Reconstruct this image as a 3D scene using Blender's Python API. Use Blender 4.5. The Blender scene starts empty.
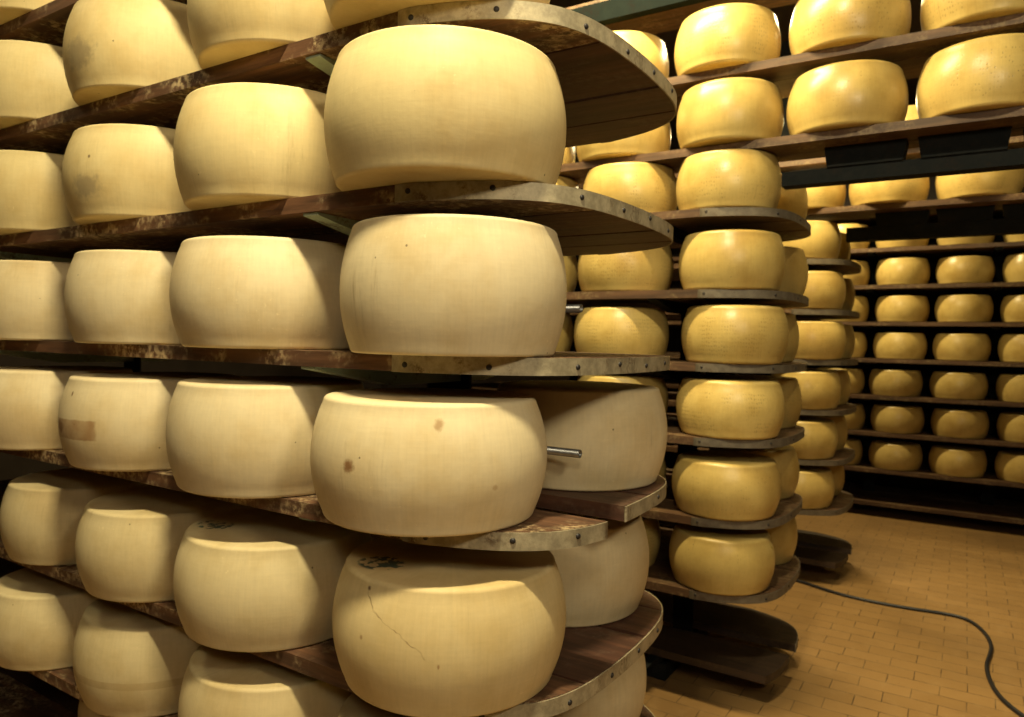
import bpy, bmesh, math, random
from mathutils import Vector, Matrix
random.seed(7)
S = bpy.context.scene
COL = S.collection

# ------------------------------------------------------------------ materials
class NT:
    def __init__(s, name):
        s.m = bpy.data.materials.new(name); s.m.use_nodes = True
        s.t = s.m.node_tree; s.b = s.t.nodes['Principled BSDF']
    def n(s, typ, **kw):
        x = s.t.nodes.new(typ)
        for k, v in kw.items():
            if k.startswith('i_'):
                x.inputs[k[2:].replace('_', ' ')].default_value = v
            else: setattr(x, k, v)
        return x
    def l(s, a, b): s.t.links.new(a, b)
    def math(s, op, a, b=None, c=None, clamp=False):
        x = s.n('ShaderNodeMath', operation=op, use_clamp=clamp)
        for i, v in enumerate((a, b, c)):
            if v is None: continue
            if hasattr(v, 'links') or hasattr(v, 'is_linked'): s.l(v, x.inputs[i])
            else: x.inputs[i].default_value = v
        return x.outputs[0]
    def ramp(s, f, lo, hi):
        x = s.n('ShaderNodeMapRange', interpolation_type='SMOOTHSTEP')
        s.l(f, x.inputs['Value']); x.inputs['From Min'].default_value = lo; x.inputs['From Max'].default_value = hi
        return x.outputs['Result']
    def mix(s, f, a, b, mode='MIX'):
        x = s.n('ShaderNodeMix', data_type='RGBA', blend_type=mode)
        for sock, v in ((x.inputs[0], f), (x.inputs[6], a), (x.inputs[7], b)):
            if isinstance(v, (tuple, list)): sock.default_value = (*v[:3], 1)
            elif isinstance(v, (int, float)): sock.default_value = v
            else: s.l(v, sock)
        return x.outputs[2]
    def noise(s, vec, scale, detail=3, rough=.55, dims='3D'):
        x = s.n('ShaderNodeTexNoise', noise_dimensions=dims)
        x.inputs['Scale'].default_value = scale; x.inputs['Detail'].default_value = detail; x.inputs['Roughness'].default_value = rough
        s.l(vec, x.inputs['Vector']); return x.outputs['Fac']
    def scale(s, vec, sc, off=None):
        x = s.n('ShaderNodeMapping'); x.inputs['Scale'].default_value = sc
        s.l(vec, x.inputs['Vector'])
        if off is not None: s.l(off, x.inputs['Location'])
        return x.outputs['Vector']

def cheese_mat(name, base, dark, stainc, kind, marks=()):
    """rind in cylindrical object coordinates; marks = wear/ink spots fixed to the wheel:
       ('spot', azimuth, z, ra, rz, colour, strength) ('stamp', x, y, rx, ry) ('crack', az0, z0, az1, z1)"""
    q = NT(name); L = q.l
    tc = q.n('ShaderNodeTexCoord').outputs['Object']
    oi = q.n('ShaderNodeObjectInfo')
    rnd = oi.outputs['Random']
    sx = q.n('ShaderNodeSeparateXYZ'); L(tc, sx.inputs[0])
    x, y, z = sx.outputs
    az = q.math('ARCTAN2', y, x)
    cyl = q.n('ShaderNodeCombineXYZ')
    r18 = q.math('MULTIPLY', rnd, 37.0)
    L(q.math('MULTIPLY', az, .22), cyl.inputs[0]); L(z, cyl.inputs[1]); L(r18, cyl.inputs[2])
    cv = cyl.outputs[0]
    off = q.n('ShaderNodeCombineXYZ'); L(r18, off.inputs[0]); L(r18, off.inputs[1])
    ov = q.scale(tc, (1, 1, 1), off.outputs[0])
    blot = q.noise(ov, 7, 4, .6)
    big = q.noise(ov, 2.6, 2)
    fine = q.noise(ov, 60, 3, .6)
    hz = q.noise(q.scale(cv, (6, 70, 1)), 3, 3, .6)
    vt = q.noise(q.scale(cv, (90, 5, 1)), 2, 3, .6)
    col = q.mix(q.ramp(blot, .38, .75), base, dark)
    col = q.mix(q.math('MULTIPLY', q.ramp(big, .48, .74), .6), col, stainc)
    tone = q.math('ADD', q.math('MULTIPLY', rnd, .16), .86)
    t3 = q.n('ShaderNodeCombineColor');
    for i in range(3): L(tone, t3.inputs[i])
    col = q.mix(1.0, col, t3.outputs[0], 'MULTIPLY')
    weave = q.math('ADD', q.math('MULTIPLY', q.math('SUBTRACT', hz, .5), .10), q.math('MULTIPLY', q.math('SUBTRACT', vt, .5), (.20 if kind == 'old' else .15)))
    weave = q.math('ADD', weave, q.math('MULTIPLY', q.math('SUBTRACT', fine, .5), .12))
    bright = q.n('ShaderNodeHueSaturation'); L(col, bright.inputs['Color']); L(q.math('ADD', weave, 1.0), bright.inputs['Value'])
    col = bright.outputs['Color']
    # tiny pinholes
    v = q.n('ShaderNodeTexVoronoi', feature='F1'); L(ov, v.inputs['Vector']); v.inputs['Scale'].default_value = 34
    sepc = q.n('ShaderNodeSeparateColor'); L(v.outputs['Color'], sepc.inputs[0])
    pin = q.math('MULTIPLY', q.math('LESS_THAN', v.outputs['Distance'], .075), q.math('GREATER_THAN', sepc.outputs[0], .93))
    col = q.mix(q.math('MULTIPLY', pin, .7), col, (.10, .07, .035))
    bumph = q.math('ADD', q.math('MULTIPLY', hz, .22), q.math('ADD', q.math('MULTIPLY', fine, .6), q.math('MULTIPLY', vt, .4)))
    if kind == 'old':
        # pricked upright lines of the rind marking: rows of dots round the side
        w = q.n('ShaderNodeTexVoronoi', feature='F1'); L(q.scale(cv, (95, 60, 1)), w.inputs['Vector']); w.inputs['Scale'].default_value = 1.0; w.inputs['Randomness'].default_value = .35
        dots = q.ramp(w.outputs['Distance'], .34, .16)
        side = q.math('MULTIPLY', q.ramp(z, .02, .035), q.ramp(z, .20, .185))
        patch = q.ramp(q.noise(q.scale(cv, (9, 5, 1)), 1.6, 1), .4, .62)
        dd = q.math('MULTIPLY', q.math('MULTIPLY', dots, side), patch)
        col = q.mix(q.math('MULTIPLY', dd, .42), col, tuple(c * .38 for c in dark))
        bumph = q.math('SUBTRACT', bumph, q.math('MULTIPLY', dd, .8))
    # rubbed, darker upright streaks where neighbours touched, and pale greasy flecks
    st = q.ramp(q.noise(q.scale(cv, (22, 2.5, 1)), 2, 4, .7), .56, .78)
    reg = q.ramp(q.noise(q.scale(cv, (4, 3, 1)), 1.5, 2), .5, .68)
    col = q.mix(q.math('MULTIPLY', q.math('MULTIPLY', st, reg), .5), col, tuple(c * .62 for c in stainc))
    fl = q.math('MULTIPLY', q.ramp(q.noise(ov, 85, 3, .7), .63, .72), q.ramp(q.noise(ov, 6, 2), .52, .66))
    col = q.mix(q.math('MULTIPLY', fl, .4), col, tuple(min(1, c * 1.18 + .05) for c in base))
    wob = q.noise(tc, 45, 4, .7)
    for mk in marks:
        if mk[0] == 'spot':
            _, a0, z0, ra, rz, c, k = mk
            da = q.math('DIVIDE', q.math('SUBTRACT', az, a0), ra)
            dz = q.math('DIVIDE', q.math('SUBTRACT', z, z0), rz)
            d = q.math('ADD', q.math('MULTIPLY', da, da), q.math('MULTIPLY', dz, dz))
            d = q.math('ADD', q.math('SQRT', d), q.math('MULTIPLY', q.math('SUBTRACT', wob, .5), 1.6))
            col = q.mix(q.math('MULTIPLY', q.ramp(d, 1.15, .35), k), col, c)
        elif mk[0] == 'patch':
            _, a0, z0, ra, rz, c, k = mk
            da = q.math('ABSOLUTE', q.math('DIVIDE', q.math('SUBTRACT', az, a0), ra))
            dz = q.math('ABSOLUTE', q.math('DIVIDE', q.math('SUBTRACT', z, z0), rz))
            d = q.math('ADD', q.math('MAXIMUM', da, dz), q.math('MULTIPLY', q.math('SUBTRACT', wob, .5), .35))
            f = q.math('MULTIPLY', q.ramp(d, 1.06, .9), q.math('ADD', q.math('MULTIPLY', q.noise(tc, 25, 3), .9), .15))
            col = q.mix(q.math('MULTIPLY', f, k, clamp=True), col, c)
        elif mk[0] == 'stamp':
            _, cx, cy, rx, ry = mk
            dx = q.math('DIVIDE', q.math('SUBTRACT', x, cx), rx); dy = q.math('DIVIDE', q.math('SUBTRACT', y, cy), ry)
            d = q.math('SQRT', q.math('ADD', q.math('MULTIPLY', dx, dx), q.math('MULTIPLY', dy, dy)))
            ink = q.math('MULTIPLY', q.ramp(d, 1.0, .8), q.ramp(q.noise(tc, 55, 2, .5), .47, .56))
            ink = q.math('MULTIPLY', ink, q.math('GREATER_THAN', z, .215))
            col = q.mix(q.math('MULTIPLY', ink, .9), col, (.015, .075, .075))
        elif mk[0] == 'crack':
            _, a0, z0, a1, z1 = mk
            R = .215
            ux, uz = (a1 - a0) * R, z1 - z0
            ln = math.hypot(ux, uz); ux, uz = ux / ln, uz / ln
            px = q.math('MULTIPLY', q.math('SUBTRACT', az, a0), R); pz = q.math('SUBTRACT', z, z0)
            al = q.math('ADD', q.math('MULTIPLY', px, ux), q.math('MULTIPLY', pz, uz))
            ac = q.math('SUBTRACT', q.math('MULTIPLY', px, -uz), q.math('MULTIPLY', pz, -ux))
            ac = q.math('ABSOLUTE', q.math('ADD', ac, q.math('MULTIPLY', q.math('SUBTRACT', q.noise(tc, 16, 3), .5), .05)))
            f = q.math('MULTIPLY', q.ramp(ac, .0022, .0006), q.math('MULTIPLY', q.ramp(al, 0, .006), q.ramp(al, ln, ln - .006)))
            f = q.math('MULTIPLY', f, q.math('ADD', q.math('MULTIPLY', q.ramp(q.noise(tc, 40, 2), .35, .6), .65), .35))
            col = q.mix(q.math('MULTIPLY', f, .6), col, (.18, .08, .03))
    L(col, q.b.inputs['Base Color'])
    rr = q.math('ADD', q.math('MULTIPLY', blot, .25), .44 if kind == 'young' else .20)
    L(rr, q.b.inputs['Roughness'])
    q.b.inputs['Specular IOR Level'].default_value = .35 if kind == 'young' else .5
    bp = q.n('ShaderNodeBump'); bp.inputs['Strength'].default_value = .22 if kind == 'young' else .3; bp.inputs['Distance'].default_value = .002
    L(bumph, bp.inputs['Height']); L(bp.outputs[0], q.b.inputs['Normal'])
    return q.m

def wood_mat(name, c0, c1, scuff, scuff_amt, rough=.6, streak=3):
    q = NT(name); L = q.l
    tc = q.n('ShaderNodeTexCoord').outputs['Object']
    rnd = q.n('ShaderNodeObjectInfo').outputs['Random']
    off = q.n('ShaderNodeCombineXYZ'); r = q.math('MULTIPLY', rnd, 23.)
    for i in range(3): L(r, off.inputs[i])
    ov = q.scale(tc, (1, 1, 1), off.outputs[0])
    g = q.noise(q.scale(ov, (streak, 40, 40)), 1, 5, .65)
    g2 = q.noise(q.scale(ov, (2.2, 9, 9)), 1, 3)
    col = q.mix(q.ramp(g, .3, .72), c0, c1)
    col = q.mix(q.math('MULTIPLY', q.ramp(g2, .45, .75), .5), col, tuple(v * .5 for v in c0))
    pat = q.ramp(q.noise(q.scale(ov, (5, 6, 6)), 1, 4, .75), .44, .66)
    spk = q.ramp(q.noise(ov, 60, 4, .7), .42, .62)
    col = q.mix(q.math('MULTIPLY', q.math('MULTIPLY', pat, spk), scuff_amt), col, scuff)
    L(col, q.b.inputs['Base Color']); q.b.inputs['Roughness'].default_value = rough
    bp = q.n('ShaderNodeBump'); bp.inputs['Strength'].default_value = .35; bp.inputs['Distance'].default_value = .003
    L(g, bp.inputs['Height']); L(bp.outputs[0], q.b.inputs['Normal'])
    return q.m

def metal_mat(name, c0, c1, rust, rough=.55, metallic=.6, amt=.6):
    q = NT(name); L = q.l
    tc = q.n('ShaderNodeTexCoord').outputs['Object']
    a = q.noise(tc, 24, 5, .7); b = q.noise(tc, 140, 3, .7); c = q.noise(tc, 9, 4, .7)
    col = q.mix(q.ramp(a, .35, .7), c0, c1)
    col = q.mix(q.math('MULTIPLY', q.math('MULTIPLY', q.ramp(c, .5, .66), q.ramp(b, .4, .6)), amt), col, rust)
    L(col, q.b.inputs['Base Color']); q.b.inputs['Metallic'].default_value = metallic; q.b.inputs['Specular IOR Level'].default_value = .5 if rough < .7 else .08
    L(q.math('ADD', q.math('MULTIPLY', a, .3), rough - .15), q.b.inputs['Roughness'])
    bp = q.n('ShaderNodeBump'); bp.inputs['Strength'].default_value = .25; bp.inputs['Distance'].default_value = .002
    L(b, bp.inputs['Height']); L(bp.outputs[0], q.b.inputs['Normal'])
    return q.m

def plain_mat(name, c, rough=.7, metallic=0, var=.3, scale=12):
    q = NT(name)
    tc = q.n('ShaderNodeTexCoord').outputs['Object']
    col = q.mix(q.ramp(q.noise(tc, scale, 4, .65), .3, .75), c, tuple(v * (1 - var) for v in c))
    q.l(col, q.b.inputs['Base Color']); q.b.inputs['Roughness'].default_value = rough; q.b.inputs['Metallic'].default_value = metallic
    return q.m

def floor_mat():
    q = NT('clay_block_paving'); L = q.l
    tc = q.n('ShaderNodeTexCoord').outputs['Object']
    wv = q.n('ShaderNodeTexNoise'); wv.inputs['Scale'].default_value = 5; L(tc, wv.inputs['Vector'])
    vm = q.n('ShaderNodeVectorMath', operation='MULTIPLY_ADD'); L(wv.outputs['Color'], vm.inputs[0]); vm.inputs[1].default_value = (.012, .012, 0); L(tc, vm.inputs[2])
    br = q.n('ShaderNodeTexBrick'); L(vm.outputs[0], br.inputs['Vector'])
    br.offset = .5; br.inputs['Scale'].default_value = 1.0
    br.inputs['Brick Width'].default_value = .21; br.inputs['Row Height'].default_value = .105
    br.inputs['Mortar Size'].default_value = .0022; br.inputs['Mortar Smooth'].default_value = .3; br.inputs['Bias'].default_value = 0
    br.inputs['Color1'].default_value = (.27, .155, .055, 1); br.inputs['Color2'].default_value = (.31, .18, .066, 1); br.inputs['Mortar'].default_value = (.055, .032, .016, 1)
    big = q.noise(tc, 1.7, 4, .6); mid = q.noise(tc, 14, 4, .7)
    col = q.mix(q.math('MULTIPLY', q.ramp(big, .42, .72), .5), br.outputs['Color'], (.18, .105, .042))
    col = q.mix(q.math('MULTIPLY', q.ramp(mid, .5, .75), .35), col, (.36, .23, .10))
    stn = q.ramp(q.noise(tc, 30, 3, .6), .68, .76)
    col = q.mix(q.math('MULTIPLY', stn, .6), col, (.10, .055, .03))
    # part of the joints are filled flush where the paving is worn smooth
    fill = q.math('MULTIPLY', br.outputs['Fac'], q.ramp(q.noise(tc, 7, 3, .6), .42, .6))
    col = q.mix(q.math('MULTIPLY', fill, .55), col, (.26, .16, .064))
    L(col, q.b.inputs['Base Color'])
    L(q.math('ADD', q.math('MULTIPLY', mid, .3), .38), q.b.inputs['Roughness'])
    bp = q.n('ShaderNodeBump'); bp.inputs['Strength'].default_value = .4; bp.inputs['Distance'].default_value = .003; bp.invert = True
    L(br.outputs['Fac'], bp.inputs['Height']); L(bp.outputs[0], q.b.inputs['Normal'])
    return q.m

YB, YD, YS = (.81, .68, .43), (.71, .555, .30), (.57, .405, .19)
young = cheese_mat('young_rind', YB, YD, YS, 'young')
BROWN = (.23, .10, .03)
D = math.radians
young_spots = cheese_mat('young_rind_spotted', YB, YD, YS, 'young', [
    ('spot', D(-89), .127, .055, .016, BROWN, .9), ('spot', D(-48), .206, .048, .013, (.34, .18, .06), .7), ('spot', D(-22), .09, .03, .006, (.4, .22, .08), .5)])
young_patch = cheese_mat('young_rind_patched', YB, YD, YS, 'young', [
    ('patch', D(-88), .108, .36, .026, (.34, .185, .075), 1.1), ('spot', D(-103), .112, .11, .022, (.22, .10, .04), .8), ('spot', D(-92), .20, .02, .008, (.16, .08, .03), .9)])
young_crack = cheese_mat('young_rind_cracked', (.72, .57, .30), (.64, .48, .22), (.52, .35, .14), 'young', [
    ('crack', D(-92), .200, D(-63), .122), ('crack', D(-97), .224, D(-91), .195), ('spot', D(-97), .226, .022, .005, (.12, .06, .03), .9), ('spot', D(-96), .14, .02, .005, (.3, .14, .05), .6), ('spot', D(-58), .11, .012, .006, (.3, .14, .05), .7),
    ('stamp', -.077, -.128, .055, .045)])
young_stamp = cheese_mat('young_rind_stamped', (.76, .63, .37), (.66, .52, .27), (.54, .38, .17), 'young', [('stamp', -.115, -.098, .055, .042)])
GB, GD, GS_ = (.78, .63, .32), (.68, .51, .225), (.54, .37, .14)
TB, TD, TS = (.72, .59, .335), (.62, .48, .24), (.50, .35, .155)
young_gold = cheese_mat('golden_rind', GB, GD, GS_, 'young')
young_tan = cheese_mat('tan_rind', TB, TD, TS, 'young')
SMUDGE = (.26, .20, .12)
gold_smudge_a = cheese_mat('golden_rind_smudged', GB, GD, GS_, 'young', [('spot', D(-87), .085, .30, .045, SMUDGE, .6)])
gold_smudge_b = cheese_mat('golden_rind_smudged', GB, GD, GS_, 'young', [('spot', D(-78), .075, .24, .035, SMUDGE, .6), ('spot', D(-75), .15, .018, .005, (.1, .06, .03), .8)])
tan_band = cheese_mat('tan_rind_banded', TB, TD, TS, 'young', [('patch', D(-60), .098, 2.6, .010, (.42, .29, .13), .7)])
OB, OD, OS = (.62, .46, .16), (.50, .345, .10), (.34, .205, .055)
aged = cheese_mat('aged_rind', OB, OD, OS, 'old')
wood = wood_mat('worn_shelf_wood', (.050, .020, .012), (.115, .047, .026), (.50, .40, .27), .12)
wood_edge = wood_mat('scuffed_shelf_wood', (.060, .028, .015), (.19, .088, .043), (.68, .52, .29), 1.0)
wood_base_shaded = wood_mat('shaded_base_wood', (.020, .011, .006), (.045, .023, .012), (.12, .08, .04), .3)  # shelf wood darkened to paint in the shade under the lowest shelf
wood_old = wood_mat('dark_shelf_wood', (.055, .027, .013), (.13, .066, .031), (.38, .28, .14), .4)
band_m = metal_mat('galvanised_band', (.30, .255, .17), (.50, .43, .29), (.12, .07, .035), .55, .3, .9)
band_d = metal_mat('dull_band', (.12, .10, .075), (.20, .17, .13), (.08, .05, .03), .6, .35)
nail_m = plain_mat('rusty_nail', (.045, .04, .04), .5, .5)
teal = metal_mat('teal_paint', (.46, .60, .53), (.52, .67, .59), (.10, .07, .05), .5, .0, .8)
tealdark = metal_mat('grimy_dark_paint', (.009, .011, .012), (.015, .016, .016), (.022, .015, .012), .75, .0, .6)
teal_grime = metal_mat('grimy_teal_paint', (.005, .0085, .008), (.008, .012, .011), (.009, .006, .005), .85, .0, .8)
steel = metal_mat('rod_steel', (.28, .28, .28), (.38, .38, .37), (.12, .09, .07), .35, .85, .3)
cable_m = plain_mat('black_rubber', (.012, .012, .016), .45, 0, .2)
wall_m = plain_mat('dim_plaster', (.05, .035, .024), .9, 0, .3, 3)
ceil_m = plain_mat('dark_ceiling', (.05, .037, .027), .9, 0, .3, 2)
floor_m = floor_mat()

# ------------------------------------------------------------------ object helpers
def link(name, me, mats, parent=None, loc=(0, 0, 0)):
    o = bpy.data.objects.new(name, me); COL.objects.link(o)
    if mats is not None:
        me.materials.clear(); me.materials.append(mats)
    o.location = loc
    if parent: o.parent = parent
    return o
def mesh_from(bm, name, smooth=False):
    bmesh.ops.recalc_face_normals(bm, faces=bm.faces)
    me = bpy.data.meshes.new(name); bm.to_mesh(me); bm.free()
    if smooth:
        for p in me.polygons: p.use_smooth = True
    return me
def thing(name, label, cat, loc, group=None):
    o = bpy.data.objects.new(name, None); COL.objects.link(o); o.location = loc; o.empty_display_size = .05
    o['label'] = label; o['category'] = cat
    if group: o['group'] = group
    return o
def prism(bm, pts, z0, z1):
    """closed outline in xy extruded between z0 and z1"""
    lo = [bm.verts.new((x, y, z0)) for x, y in pts]; hi = [bm.verts.new((x, y, z1)) for x, y in pts]
    n = len(pts)
    bm.faces.new(lo[::-1]); bm.faces.new(hi)
    for i in range(n): bm.faces.new((lo[i], lo[(i + 1) % n], hi[(i + 1) % n], hi[i]))
def box(bm, x0, x1, y0, y1, z0, z1):
    prism(bm, [(x0, y0), (x1, y0), (x1, y1), (x0, y1)], z0, z1)
def bevelled(bm, w=.004, seg=2):
    es = [e for e in bm.edges if len(e.link_faces) == 2 and e.calc_face_angle(0) > .6]
    bmesh.ops.bevel(bm, geom=es, offset=w, segments=seg, profile=.6, affect='EDGES', clamp_overlap=True)

# ------------------------------------------------------------------ cheese wheel mesh (diameter 1 x height 1 profile of a 0.4535 x 0.218 wheel)
D0, H0 = .476, .242
def wheel_mesh(name, k=.11, shoulder=.026, wob=0, seed=0):
    rng = random.Random(seed)
    bm = bmesh.new(); R, H = D0 / 2, H0
    prof = []
    def side(z):
        t = 2 * z / H - 1
        return R * (1 - k * t * t)
    s = shoulder
    # bottom face, rounded lower rim, barrel side, rounded upper rim, top face
    rb = side(s * .7)
    for f in (0, .35, .7, .9): prof.append((max(rb - s * .75, 0) * f, 0.0))
    for i in range(0, 7):
        a = -math.pi / 2 + (math.pi / 2) * i / 6
        prof.append((rb - s * .75 + s * .75 * math.cos(a), s * .7 + s * .7 * math.sin(a)))
    for i in range(1, 12):
        z = s * .7 + (H - s * 1.5) * i / 12
        prof.append((side(z), z))
    rt = side(H - s * .8)
    for i in range(0, 8):
        a = (math.pi / 2) * i / 7
        prof.append((rt - s * .85 + s * .85 * math.cos(a), H - s * .8 + s * .8 * math.sin(a)))
    for f in (.85, .6, .3, 0): prof.append(((rt - s * .85) * f, H))
    N = 72; rings = []
    ph = [rng.uniform(0, 6.28) for _ in range(4)]
    for r, z in prof:
        if r < 1e-6: rings.append([bm.verts.new((0, 0, z))]); continue
        ring = []
        for j in range(N):
            a = 2 * math.pi * j / N
            q = r * (1 + wob * (.5 * math.sin(2 * a + ph[0]) + .35 * math.sin(3 * a + ph[1] + z * 9)))
            ring.append(bm.verts.new((q * math.cos(a), q * math.sin(a), z)))
        rings.append(ring)
    for a, b in zip(rings, rings[1:]):
        if len(a) == 1:
            for j in range(N): bm.faces.new((a[0], b[(j + 1) % N], b[j]))
        elif len(b) == 1:
            for j in range(N): bm.faces.new((a[j], a[(j + 1) % N], b[0]))
        else:
            for j in range(N): bm.faces.new((a[j], a[(j + 1) % N], b[(j + 1) % N], b[j]))
    return mesh_from(bm, name, True)
YM = [wheel_mesh('young_wheel', .115, .013, .004, 1), wheel_mesh('young_wheel', .12, .014, .005, 2), wheel_mesh('young_wheel', .11, .012, .004, 3)]
AM = [wheel_mesh('aged_wheel', .125, .022, .004, 4), wheel_mesh('aged_wheel', .13, .025, .005, 5), wheel_mesh('aged_wheel', .12, .020, .004, 6)]
for me in YM: me.materials.append(young)
for me in AM: me.materials.append(aged)

def wheel(x, y, z, d, h, label, group, young_=True, rot=None, mat=None, idx=None):
    src = random.choice(YM if young_ else AM)
    if mat is not None:
        src = src.copy(); src.materials.clear(); src.materials.append(mat)
    o = bpy.data.objects.new('cheese_wheel', src); COL.objects.link(o)
    o.location = (x, y, z + .0006)
    o.scale = (d / D0, d / D0, h / H0)
    o.rotation_euler = (0, 0, random.uniform(0, 6.28) if rot is None else rot)
    o['label'] = label; o['category'] = 'cheese'; o['group'] = group
    return o

# ------------------------------------------------------------------ shelves with a rounded, metal-banded end
T = .034
ZF = -1.5
W = .913
ENDP = [(W * a, b) for a, b in [(0, -.455), (.03, -.36), (.065, -.29), (.11, -.235), (.17, -.195), (.27, -.168), (.43, -.158), (.57, -.158), (.73, -.168), (.83, -.195), (.89, -.235), (.935, -.29), (.97, -.36), (1., -.455)]]
def _chaikin(p, n):
    for _ in range(n):
        q = [p[0]]
        for (a, b), (c, d) in zip(p, p[1:]):
            q += [(a * .75 + c * .25, b * .75 + d * .25), (a * .25 + c * .75, b * .25 + d * .75)]
        p = q + [p[-1]]
    return p
ENDP = _chaikin(ENDP, 3)
def endx(y):
    if y <= 0: return ENDP[0][1]
    for (a, xa), (b, xb) in zip(ENDP, ENDP[1:]):
        if a <= y <= b: return xa + (xb - xa) * (y - a) / max(b - a, 1e-9)
    return ENDP[-1][1]
def curve_pts(y0, y1, n=64):
    """points along the rounded end from the front edge (y0) to the back (y1), even in angle"""
    pts = []
    for i in range(n + 1):
        u = math.pi * i / n
        y = W * (.5 - .5 * math.cos(u))
        if y0 - 1e-6 <= y <= y1 + 1e-6: pts.append((endx(y), y))
    if not pts or pts[0][1] > y0 + 1e-4: pts.insert(0, (endx(y0), y0))
    if pts[-1][1] < y1 - 1e-4: pts.append((endx(y1), y1))
    return pts
def board_mesh(y0, y1, xl, slide=0):
    bm = bmesh.new()
    pts = [(xl, y0)] + [(x + slide, y) for x, y in curve_pts(y0, y1)] + [(xl, y1)]
    prism(bm, pts, -T, 0); bevelled(bm, .003, 1)
    return mesh_from(bm, 'board')
def band_mesh(y0, y1, lead0, lead1, slide=0, t=.004, square=False):
    """metal strip following the end; lead = straight length along the long edge"""
    pts = [(x + slide, y) for x, y in curve_pts(y0, y1)]
    if lead0 > 0: pts.insert(0, (pts[0][0] - lead0, y0))
    if lead1 > 0: pts.append((pts[-1][0] - lead1, y1))
    bm = bmesh.new(); n = len(pts); inn, out = [], []
    for i, p in enumerate(pts):
        a = Vector(pts[max(i - 1, 0)]); b = Vector(pts[min(i + 1, n - 1)])
        d = (b - a).normalized(); nrm = Vector((d.y, -d.x))
        inn.append(Vector(p) + nrm * .0006); out.append(Vector(p) + nrm * t)
    pl = [(v.x, v.y) for v in inn] + [(v.x, v.y) for v in out[::-1]]
    lo = [bm.verts.new((x, y, -T - .001)) for x, y in pl]; hi = [bm.verts.new((x, y, -.0006)) for x, y in pl]
    m = len(pl)
    for i in range(m): bm.faces.new((lo[i], lo[(i + 1) % m], hi[(i + 1) % m], hi[i]))
    for i in range(n - 1):
        j = m - 1 - i
        bm.faces.new((hi[i], hi[i + 1], hi[j - 1], hi[j])); bm.faces.new((lo[i + 1], lo[i], lo[j], lo[j - 1]))
    me = mesh_from(bm, 'band')
    for p in me.polygons: p.use_smooth = abs(p.normal.z) < .5
    for e in me.edges:
        zs = [me.vertices[v].co.z for v in e.vertices]
        if abs(zs[0] - zs[1]) < 1e-5: e.use_edge_sharp = True
    return me, out
def nail_mesh():
    bm = bmesh.new()
    prof = [(.0, .0035), (.003, .0033), (.0052, .002), (.0058, 0), (.0058, -.004)]
    N = 12; rings = []
    for r, z in prof:
        rings.append([bm.verts.new((0, 0, z))] if r == 0 else [bm.verts.new((r * math.cos(2 * math.pi * j / N), r * math.sin(2 * math.pi * j / N), z)) for j in range(N)])
    for a, b in zip(rings, rings[1:]):
        for j in range(N):
            if len(a) == 1: bm.faces.new((a[0], b[j], b[(j + 1) % N]))
            else: bm.faces.new((a[j], b[j], b[(j + 1) % N], a[(j + 1) % N]))
    me = mesh_from(bm, 'nail', True); me.materials.append(nail_m); return me
NAIL = nail_mesh()
def add_band(root, y0, y1, lead0, lead1, nails, mat, slide=0):
    me, path = band_mesh(y0, y1, lead0, lead1, slide)
    bd = link('metal_band', me, mat, root)
    seg = [(b - a).length for a, b in zip(path, path[1:])]; tot = sum(seg)
    for f in nails:
        s = f * tot; i = 0
        while i < len(seg) - 1 and s > seg[i]: s -= seg[i]; i += 1
        p = path[i].lerp(path[i + 1], s / seg[i]); d = (path[i + 1] - path[i]).normalized()
        nrm = Vector((d.y, -d.x, 0))
        nl = bpy.data.objects.new('nail', NAIL); COL.objects.link(nl); nl.parent = bd
        nl.location = (p.x, p.y, -T * .5 + random.uniform(-.004, .004))
        nl.rotation_euler = nrm.to_track_quat('Z', 'Y').to_euler()
    return bd
BCACHE = {}
def board(root, y0, y1, xl, mat, slide=0):
    k = (y0, y1, xl, slide, mat.name)
    if k not in BCACHE:
        me = board_mesh(y0, y1, xl, slide); me.materials.append(mat); BCACHE[k] = me
    o = bpy.data.objects.new('board', BCACHE[k]); COL.objects.link(o); o.parent = root
    return o
NAILS = [.025, .155, .30, .42, .53, .64, .76, .90]

def end_shelf(x, y, z, xl, label, group, bm_, wm, we, nails=NAILS, slits=(.248, .5425, .73), gap=.008):
    r = thing('wooden_shelf', label, 'shelf', (x, y, z), group)
    ys = [0] + list(slits) + [W]
    for i, (a, b) in enumerate(zip(ys, ys[1:])):
        board(r, a + ((.0075 if abs(a - .5425) < 1e-6 else gap / 2) if i else 0), b - ((.0075 if abs(b - .5425) < 1e-6 else gap / 2) if i < len(ys) - 2 else 0), xl, we if i == 0 else wm)
    add_band(r, 0, W, .03, .03, nails, bm_)
    return r
def long_shelf(x0, x1, y, z, w, label, group, wm, we):
    r = thing('wooden_shelf', label, 'shelf', ((x0 + x1) / 2, y, z), group)
    hx = (x1 - x0) / 2
    for i, (a, b) in enumerate(((0, .245), (.252, .53), (.555, w)) if w > .6 else ((0, .245), (.252, w)) if w > .4 else ((0, .16), (.165, w))):
        bm = bmesh.new(); box(bm, -hx, hx, a, b, -T, 0); bevelled(bm, .003, 1)
        link('board', mesh_from(bm, 'board'), we if i == 0 else wm, r)
    return r

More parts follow.
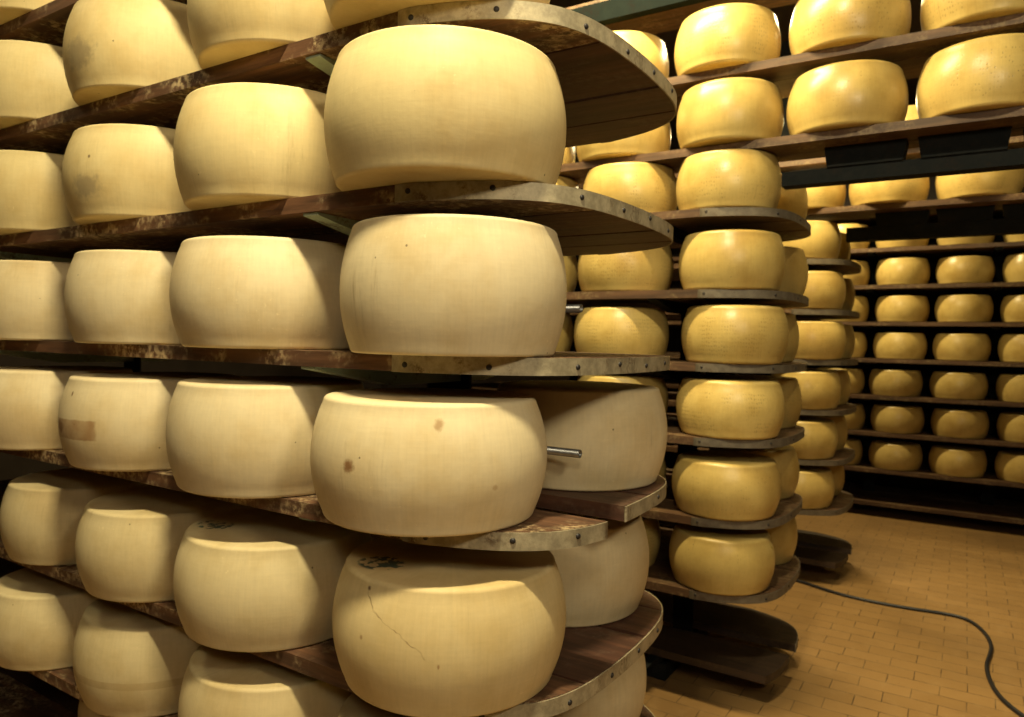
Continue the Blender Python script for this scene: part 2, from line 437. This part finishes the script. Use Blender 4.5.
# ------------------------------------------------------------------ steel racks that carry the shelves
def frame(label, yf, post_xs, shelf_zs, top, xl, bridge=(), xbridge=0, rods=(), drop=.138, paint=None, floor_z=ZF, x_end=-.60):
    r = thing('rack_frame', label, 'rack', (0, yf, floor_z))
    pm = paint or teal
    for px in post_xs:
        bm = bmesh.new(); box(bm, px - .05, px + .05, .536, .548, 0, top - floor_z); bevelled(bm, .002)
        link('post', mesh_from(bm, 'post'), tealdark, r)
        bm = bmesh.new(); box(bm, px - .05, px + .05, .17, .80, 0.0, .075); bevelled(bm, .012, 2)
        link('foot', mesh_from(bm, 'foot'), tealdark, r)
        for z in shelf_zs:
            zz = z - T - floor_z - .001
            bm = bmesh.new()
            # tapered arm: deep at the post, thin at the shelf edges, folded foot strip along the bottom
            pr = [(.008, zz), (W - .008, zz), (W - .008, zz - .005), (W - .26, zz - .049), (.26, zz - .049), (.008, zz - .005)]
            a = [bm.verts.new((px - .022, y, q)) for y, q in pr]; b = [bm.verts.new((px + .022, y, q)) for y, q in pr]
            bm.faces.new(a); bm.faces.new(b[::-1])
            for i in range(6): bm.faces.new((a[i], b[i], b[(i + 1) % 6], a[(i + 1) % 6]))
            bevelled(bm, .003, 1)
            link('bracket', mesh_from(bm, 'bracket'), pm, r)
    for z in bridge:
        zz = z - T - floor_z
        bm = bmesh.new(); box(bm, -.205, xbridge, .19, .27, zz - drop, zz - .08); bevelled(bm, .005)
        link('beam', mesh_from(bm, 'beam'), tealdark, r)
        x = -.06 + .165
        while x < xbridge - .2:
            bm = bmesh.new(); box(bm, x - .135, x + .135, .18, .28, zz - .08, zz - .001)
            # leave tapered openings between the packers
            for v in bm.verts:
                if v.co.z > zz - .04: v.co.x += .012 * (1 if v.co.x > x else -1)
            link('packer', mesh_from(bm, 'packer'), tealdark, r)
            x += .33
    for (y, z, x1) in rods:
        bm = bmesh.new(); N = 16
        ring = [(.0098 * math.cos(2 * math.pi * j / N), .0098 * math.sin(2 * math.pi * j / N)) for j in range(N)]
        ri = [(.0070 * math.cos(2 * math.pi * j / N), .0070 * math.sin(2 * math.pi * j / N)) for j in range(N)]
        def rg(x, rr): return [bm.verts.new((x, y + a, z - floor_z + b)) for a, b in rr]
        rings = [rg(xl, ring), rg(x1, ring), rg(x1, ri), rg(x1 - .05, ri)]
        for a, b in zip(rings, rings[1:]):
            for j in range(N): bm.faces.new((a[j], a[(j + 1) % N], b[(j + 1) % N], b[j]))
        bm.faces.new(rings[0]); bm.faces.new(rings[-1])
        link('rod', mesh_from(bm, 'rod', True), steel, r)
    return r

# =================================================================== FRONT RACK (A)
XL = -3.3
AZ = {-1: .998, 0: .6688, 1: .3324, 2: .0004, 3: -.3289, 4: -.6688, 5: -.9939, 6: -1.325}
ASH = {-1: 'wooden shelf above the top row, only glimpsed at the top left corner',
       0: 'rounded shelf with curved metal edging seen from below at the top of the front rack',
       1: 'rounded metal-edged shelf just above eye level, under the largest smooth cheese wheel',
       2: 'rounded shelf edged with nailed metal at eye level on the front rack',
       4: 'rounded plank shelf under the cracked cheese wheel, near the bottom of the front rack',
       5: 'scuffed wooden shelf low at left, under the faintly banded brownish wheel',
       6: 'dark wooden shelf nearest the floor at the lower left of the front rack'}
for t, z in AZ.items():
    if t == 3: continue
    end_shelf(-.72 if t == -1 else 0, 0, z, XL + (.72 if t == -1 else 0), ASH[t], 'shelves of the front rack', band_m, wood, wood_edge)
# fifth shelf: its front plank has slid out past the others
r = thing('shelf_plank', 'narrow front shelf plank with nailed metal tip, slid out under the brown-spotted cheese wheel', 'shelf', (0, 0, AZ[3]), 'shelves of the front rack')
board(r, 0, .255, XL, wood_edge, .035)
add_band(r, 0, .255, .03, 0, [.12, .5, .8], band_m, .035)
r = thing('wooden_shelf', 'rear part of the split shelf with rounded metal tip behind the slid-out plank', 'shelf', (0, 0, AZ[3]), 'shelves of the front rack')
board(r, .40, .535, XL, wood); board(r, .55, W, XL, wood)
add_band(r, .40, W, 0, .03, [.3, .5, .65, .8, .92], band_m)

A = [
 (-1, -2.12, .13, .476, .240, 'pale cheese wheel cut off by the top left corner of the photo', None),
 (0, -.480, .110, .480, .240, 'pale cheese wheel resting above the curved metal edging at top centre', None),
 (0, -.956, .140, .472, .242, 'top row cheese wheel second from the end of the front rack', None),
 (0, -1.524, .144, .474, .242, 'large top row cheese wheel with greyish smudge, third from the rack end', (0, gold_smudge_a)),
 (0, -2.10, .130, .470, .234, 'golden cheese wheel at the left edge, fourth in the top row of the front rack', None),
 (1, -.447, .109, .4908, .2498, 'largest smooth cream cheese wheel directly under the topmost curved metal edging', None),
 (1, -.973, .124, .4789, .2462, 'cream cheese wheel left of the largest smooth wheel, above the teal bracket', None),
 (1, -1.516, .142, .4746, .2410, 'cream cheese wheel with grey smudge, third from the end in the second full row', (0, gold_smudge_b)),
 (1, -2.10, .130, .470, .242, 'dim cream cheese wheel at the left edge, second full row from the top', None),
 (2, -.435, .130, .4677, .2560, 'pale chalky cheese wheel at the end of the eye-level shelf', None),
 (2, -.987, .126, .4780, .2492, 'brightest pale cheese wheel, second from the end on the eye-level shelf', None),
 (2, -1.482, .134, .4766, .2432, 'pale cheese wheel half in shade, third from the end on the eye-level shelf', None),
 (2, -2.05, .130, .472, .240, 'shaded tan cheese wheel at the left edge on the eye-level shelf', None),
 (3, -.474, .110, .4869, .2433, 'pale cheese wheel with two brown spots overhanging the slid-out plank', (0, young_spots)),
 (3, -.981, .118, .4813, .2484, 'pale cheese wheel left of the brown-spotted one, streaked on its left side', None),
 (3, -1.482, .122, .4789, .2389, 'pale cheese wheel with a square brown patch on its side', (0, young_patch)),
 (3, -2.03, .120, .472, .238, 'half shaded cheese wheel at the left edge, beside the patched wheel', None),
 (4, -.443, .149, .4900, .2423, 'big tan cheese wheel with a thin crack and ink mark on top', (0, young_crack)),
 (4, -.960, .123, .4731, .2327, 'cheese wheel with dark ink mark on its top, left of the cracked wheel', (0, young_stamp)),
 (4, -1.443, .141, .4678, .2285, 'cheese wheel half in shade, second left of the cracked wheel', None),
 (4, -1.934, .160, .4618, .2286, 'dull cheese wheel third left of the cracked wheel, near the left edge', None),
 (5, -.450, .130, .474, .242, 'cheese wheel under the cracked wheel at the end of the next to lowest shelf', None),
 (5, -.954, .136, .4759, .2422, 'cheese wheel cut by the bottom edge, left below the cracked wheel', None),
 (5, -1.486, .160, .4691, .2423, 'brownish cheese wheel with a faint band low on the front rack', (0, tan_band)),
 (5, -1.991, .138, .4634, .2259, 'dim cheese wheel with lit upper rim at the lower left edge', None),
 (6, -1.80, .330, .465, .232, 'very dark cheese wheel on the lowest shelf at the bottom left corner', None),
]
GA = 'young cream cheese wheels on the front rack'
for t, x, y, d, h, lab, sp in A:
    wheel(x, y, AZ[t], d, h, lab, GA, True, *((sp[0], sp[1]) if sp else (None, young_gold if t < 2 else young_tan if t > 3 else None)))
wheel(-.410, .655, AZ[3], .4758, .2452, 'pale cheese wheel behind the brown-spotted wheel, with a steel rod in front', GA)
wheel(-.450, .655, AZ[4], .4757, .2422, 'pale scuffed cheese wheel behind the cracked wheel on the same shelf', GA)
wheel(-.450, .655, AZ[5], .4757, .2422, 'cheese wheel low behind, under the rear corner of the cracked wheel shelf', GA)
frame('teal-bracketed steel frame carrying the shelves of the front rack', 0, [-.735, -2.34], list(AZ.values()), 2.2, XL,
      rods=[(.387, .108, -.270), (.387, -.222, -.264)])

# =================================================================== SECOND RACK (B)
YB_ = 1.877
BZ = {-3: 1.600, -2: 1.185, -1: .8698, 0: .5972, 1: .2613, 2: -.0455, 3: -.3555, 4: -.6917, 5: -1.0011}
BN = {-2: 'topmost', -1: 'second from top', 0: 'third from top', 1: 'fourth from top', 2: 'fifth from top', 3: 'sixth from top', 4: 'next to lowest', 5: 'lowest'}
GS = 'shelves of the second rack'
ZBASE = -1.352
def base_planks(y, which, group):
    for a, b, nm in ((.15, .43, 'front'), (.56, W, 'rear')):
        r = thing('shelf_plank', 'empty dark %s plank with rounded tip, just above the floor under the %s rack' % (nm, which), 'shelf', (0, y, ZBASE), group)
        board(r, a, b, XL, wood_base_shaded)
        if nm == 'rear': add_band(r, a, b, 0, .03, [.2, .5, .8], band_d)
for t in (0, 1, 2, 3, 4, 5):
    end_shelf(0, YB_, BZ[t], XL, 'rounded metal-edged shelf of the second rack, under its %s amber cheeses' % BN[t], GS, band_d, wood_old, wood_old, nails=[.02, .25, .42, .6, .8])
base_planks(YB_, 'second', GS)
for t in (-3, -2, -1):
    lab = {-3: 'dark long shelf crossing the very top right above the aisle', -2: 'long lit shelf under the topmost amber cheeses bridging the aisle', -1: 'long shelf bridging the aisle, under the second row of large amber cheeses'}[t]
    long_shelf(XL, 2.4, YB_ + .06, BZ[t], {-3: .40, -2: .40, -1: .28}[t], lab, GS, wood_old, wood_old)
def bw(t, x, y, d, h, lab): wheel(x, y, BZ[t], d, h, lab, 'aged amber cheese wheels on the second rack', False)
BE = {-2: (-.45, 2.07, .442, .240), -1: (-.428, 2.06, .4444, .2480), 0: (-.430, 2.077, .4386, .2370), 1: (-.408, 2.081, .4424, .2437), 2: (-.387, 2.083, .4461, .2419), 3: (-.397, 2.082, .4542, .2405), 4: (-.404, 2.081, .4586, .2352), 5: (-.412, 2.072, .447, .2290)}
for t, (x, y, d, h) in BE.items():
    bw(t, x, y, d, h, {-2: 'topmost amber cheese wheel right of the curved metal shelf end', -1: 'amber cheese wheel second from top in the column right of the front rack'}.get(t, 'glossy amber cheese wheel at the rounded end of the second rack, %s row' % BN[t]))
for t, x in {-2: -.95, -1: -.93, 0: -.888, 1: -.903, 2: -.915, 3: -.91, 4: -.91, 5: -.93}.items():
    bw(t, x, 2.08, .445, .236, 'amber cheese wheel second from the second rack end, %s row' % BN[t])
for t, x in {-1: -1.43, 0: -1.39, 1: -1.40, 2: -1.42}.items():
    bw(t, x, 2.08, .445, .236, 'mostly hidden amber cheese wheel third from the second rack end, %s row' % BN[t])
for t, xs in {-2: (.03, .50), -1: (.03, .496)}.items():
    for x, nm in zip(xs, ('just right of the rack column', 'at the right edge', 'past the right edge')):
        bw(t, x, 2.08, .441, .240, 'large amber cheese wheel over the aisle, %s row, %s' % ({-2: 'topmost', -1: 'lower'}[t], nm))
for t in (0, 1, 2, 3, 4, 5):
    bw(t, {0: -.41, 1: -.40, 2: -.43}.get(t, -.41), 2.56, .440, .236, 'shaded amber cheese wheel behind the second rack end wheel, %s row' % BN[t])
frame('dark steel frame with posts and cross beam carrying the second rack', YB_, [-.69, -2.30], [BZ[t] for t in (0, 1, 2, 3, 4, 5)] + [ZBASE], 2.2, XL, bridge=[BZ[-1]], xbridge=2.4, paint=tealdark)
bm = bmesh.new(); box(bm, XL, 2.4, 0, .05, 0, .085); bevelled(bm, .006)
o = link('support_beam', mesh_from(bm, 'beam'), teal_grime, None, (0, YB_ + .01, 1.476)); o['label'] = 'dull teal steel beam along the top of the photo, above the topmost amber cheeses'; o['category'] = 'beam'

# =================================================================== THIRD RACK (C)
YC_ = 3.768
CZ = {-2: 1.2294, -1: .9101, 0: .5909, 1: .2716, 2: -.0476, 3: -.3669, 4: -.6861, 5: -1.0054}
CN = {0: 'highest', 1: 'second', 2: 'third', 3: 'fourth', 4: 'fifth', 5: 'lowest'}
GC = 'amber cheese wheels on the third rack'; GCS = 'shelves of the third rack'
for t in range(6):
    end_shelf(0, YC_, CZ[t], XL, 'rounded dark shelf end of the third rack under its %s end wheel' % CN[t], GCS, band_d, wood_old, wood_old, nails=[.25, .6])
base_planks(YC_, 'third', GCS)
for t in (-2, -1):
    long_shelf(XL, 3.0, YC_ + .05, CZ[t], .30, {-1: 'long dark shelf over the aisle carrying the third rack wide row', -2: 'upper long shelf of the third rack, glimpsed behind the nearer cross beam'}[t], GCS, wood_old, wood_old)
for t, x in {0: -.460, 1: -.422, 2: -.412, 3: -.43, 4: -.44, 5: -.45}.items():
    wheel(x, YC_ + .206, CZ[t], .445, .2415, 'amber cheese wheel at the third rack rounded end, %s of its column' % CN[t], GC, False)
    wheel(x, YC_ + .68, CZ[t], .44, .240, 'sliver of a cheese wheel behind the third rack %s end wheel' % CN[t], GC, False)
for x, nm in ((-.44, 'leftmost, partly behind the second rack'), (.025, 'in the middle of the gap'), (.50, 'towards the right'),):
    wheel(x, YC_ + .206, CZ[-1], .445, .240, 'amber wheel on the third rack over the aisle, %s' % nm, GC, False)
wheel(.13, YC_ + .206, CZ[-2], .445, .240, 'bright cheese wheel glimpsed between two large amber wheels over the aisle', GC, False)
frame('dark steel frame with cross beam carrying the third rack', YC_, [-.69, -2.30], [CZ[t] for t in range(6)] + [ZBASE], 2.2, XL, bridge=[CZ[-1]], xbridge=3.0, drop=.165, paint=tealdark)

# =================================================================== FAR RACK (E)
YE = 6.412; YEF = YE - .206
EZ = {-2: 1.2742, -1: .9402, 0: .6062, 1: .2722, 2: -.0618, 3: -.3958, 4: -.7298, 5: -1.0638}
EN = {-1: 'sliver', 0: 'first', 1: 'second', 2: 'third', 3: 'fourth', 4: 'fifth', 5: 'lowest'}
GE = 'cheese wheels on the far rack'; GES = 'shelves of the far rack'
for t in range(-2, 6):
    long_shelf(-2.6, 3.4, YEF, EZ[t], W, 'long dark shelf of the far rack under its %s row of cheeses' % EN[t] if t > -2 else 'hidden high shelf of the far rack above the cross beam', GES, wood_old, wood_old)
PX = ('leftmost, partly behind the third rack', 'second from left', 'third from left', 'cut by the photo edge')
EX = {-1: -.06, 0: -.051, 1: -.048, 2: -.06, 3: -.072, 4: -.049, 5: -.06}
for t, x0 in EX.items():
    for j, nm in enumerate(PX):
        wheel(x0 + .488 * (j - 1) + random.uniform(-.008, .008), YE, EZ[t], .44, .2386 * random.uniform(.96, 1.01), 'small distant cheese wheel, %s row of the far rack, %s' % (EN[t], nm), GE, False)
long_shelf(-2.6, 3.4, YEF, -1.365, W, 'empty long reddish-brown shelf nearest the floor under the far rack', GES, wood_old, wood_old)
r = thing('rack_frame', 'dark steel frame behind the distant cheeses of the far rack', 'rack', (0, YEF, ZF))
for px in (-1.79, -.30, .67, 2.2):
    bm = bmesh.new(); box(bm, px - .05, px + .05, .5325, .5525, 0, 3.7); bevelled(bm, .004); link('post', mesh_from(bm, 'post'), tealdark, r)
    for z in [EZ[t] for t in EZ] + [-1.365]:
        bm = bmesh.new(); box(bm, px - .03, px + .03, .03, W - .03, z - T - .02 - ZF, z - T - .001 - ZF); link('bracket', mesh_from(bm, 'bracket'), tealdark, r)
bm = bmesh.new(); box(bm, -2.6, 3.4, W + .02, W + .04, .10, 3.6)
link('shade_backing', mesh_from(bm, 'panel'), plain_mat('shade_backing_dark', (.030, .022, .020), .9), r)  # added dark sheet, stands in for the darkness between the far wheels

# =================================================================== cable on the floor
cp = [(-.58, 3.90), (-0.399, 3.865), (-0.267, 3.798), (-0.086, 3.732), (0.184, 3.723), (0.436, 3.769), (0.533, 3.729), (0.601, 3.572), (0.628, 3.388), (0.616, 3.235), (0.596, 3.086), (0.605, 2.904), (0.641, 2.725), (0.719, 2.586), (.84, 2.44), (1.2, 2.2)]
cu = bpy.data.curves.new('cable', 'CURVE'); cu.dimensions = '3D'; cu.bevel_depth = .0095; cu.bevel_resolution = 4; cu.resolution_u = 8
sp = cu.splines.new('NURBS'); sp.points.add(len(cp) - 1); sp.use_endpoint_u = True; sp.order_u = 3
for p, (x, y) in zip(sp.points, cp): p.co = (x, y, ZF + .0095, 1)
tmp = bpy.data.objects.new('tmp', cu); COL.objects.link(tmp)
dg = bpy.context.evaluated_depsgraph_get(); me = bpy.data.meshes.new_from_object(tmp.evaluated_get(dg))
bpy.data.objects.remove(tmp)
for p in me.polygons: p.use_smooth = True
o = link('power_cable', me, cable_m); o['label'] = 'black cable curving across the paved floor at lower right'; o['category'] = 'cable'

# =================================================================== room shell
def shell(name, x0, x1, y0, y1, z0, z1, m):
    bm = bmesh.new(); box(bm, x0, x1, y0, y1, z0, z1)
    o = link(name, mesh_from(bm, name), m); o['kind'] = 'structure'; return o
X0, X1, Y0, Y1, Z0, Z1 = -7.5, 4.2, -4.2, 7.6, ZF, 2.6
shell('floor', X0 - .1, X1 + .1, Y0 - .1, Y1 + .1, Z0 - .1, Z0, floor_m)
shell('ceiling', X0 - .1, X1 + .1, Y0 - .1, Y1 + .1, Z1, Z1 + .1, ceil_m)
shell('wall_left', X0 - .1, X0, Y0, Y1, Z0, Z1, wall_m); shell('wall_right', X1, X1 + .1, Y0, Y1, Z0, Z1, wall_m)
shell('wall_front', X0, X1, Y0 - .1, Y0, Z0, Z1, wall_m); shell('wall_back', X0, X1, Y1, Y1 + .1, Z0, Z1, wall_m)

# =================================================================== lamps: warm tubes over the aisles, plus added fill lights
def lamp(x, y, z, sx, sy, w, col, aim=None):
    L = bpy.data.lights.new('aisle_or_fill_lamp', 'AREA'); L.shape = 'RECTANGLE'; L.size = sx; L.size_y = sy; L.energy = w; L.color = col
    o = bpy.data.objects.new('aisle_or_fill_lamp', L); COL.objects.link(o); o.location = (x, y, z)
    if aim: o.rotation_euler = (Vector(aim) - Vector((x, y, z))).to_track_quat('-Z', 'Y').to_euler()
    return o
WARM = (1, .80, .40); CREAM = (1, .86, .51)
lamp(.0, -.70, 2.42, .35, .10, 115, CREAM, (-.3, -.4, 0))         # row of lamps over the aisle before the first rack
lamp(-2.8, -.70, 2.42, .35, .10, 12, CREAM)
lamp(1.2, -2.2, 1.35, .5, .4, 13, (1, .87, .62), (-.6, .4, .3))    # added fill light behind the photographer
lamp(1.65, -.95, 1.15, .35, .3, 19, (1, .86, .58), (-.5, .3, .1))   # added fill light right of the photographer, brightens the rear wheels
lamp(-.9, 1.35, 2.0, 1.0, .10, 85, WARM)                          # between first and second rack
lamp(-.6, 3.05, 1.9, .9, .10, 85, WARM)                          # between second and third rack
lamp(-.9, 5.5, 1.95, .6, .10, 75, WARM)                            # before the far rack
lamp(1.0, 2.9, 2.3, .10, 1.0, 15, WARM)                           # cross aisle

w = bpy.data.worlds.new('World'); S.world = w; w.use_nodes = True
w.node_tree.nodes['Background'].inputs[0].default_value = (.02, .016, .02, 1); w.node_tree.nodes['Background'].inputs[1].default_value = .2

# =================================================================== camera
cam = bpy.data.cameras.new('camera'); co = bpy.data.objects.new('camera', cam); COL.objects.link(co)
yaw, pit, rol = -.5634302732, -.0250503258, .0215920141
f = Vector((math.sin(yaw) * math.cos(pit), math.cos(yaw) * math.cos(pit), math.sin(pit)))
r0 = Vector((math.cos(yaw), -math.sin(yaw), 0)); u0 = r0.cross(f)
c, s = math.cos(rol), math.sin(rol)
rv, uv = c * r0 + s * u0, -s * r0 + c * u0
M = Matrix((rv, uv, -f)).transposed().to_4x4(); M.translation = (.4706651, -1.0742747, .0320434)
co.matrix_world = M
cam.sensor_width = 36; cam.lens = 36 * 719.686 / 1024; cam.clip_start = .02
cam.dof.use_dof = True; cam.dof.focus_distance = 1.4; cam.dof.aperture_fstop = 5.0
S.camera = co
S.view_settings.view_transform = 'Standard'; S.view_settings.look = 'None'; S.view_settings.exposure = .08; S.view_settings.gamma = 1; S.view_settings.use_curve_mapping = False
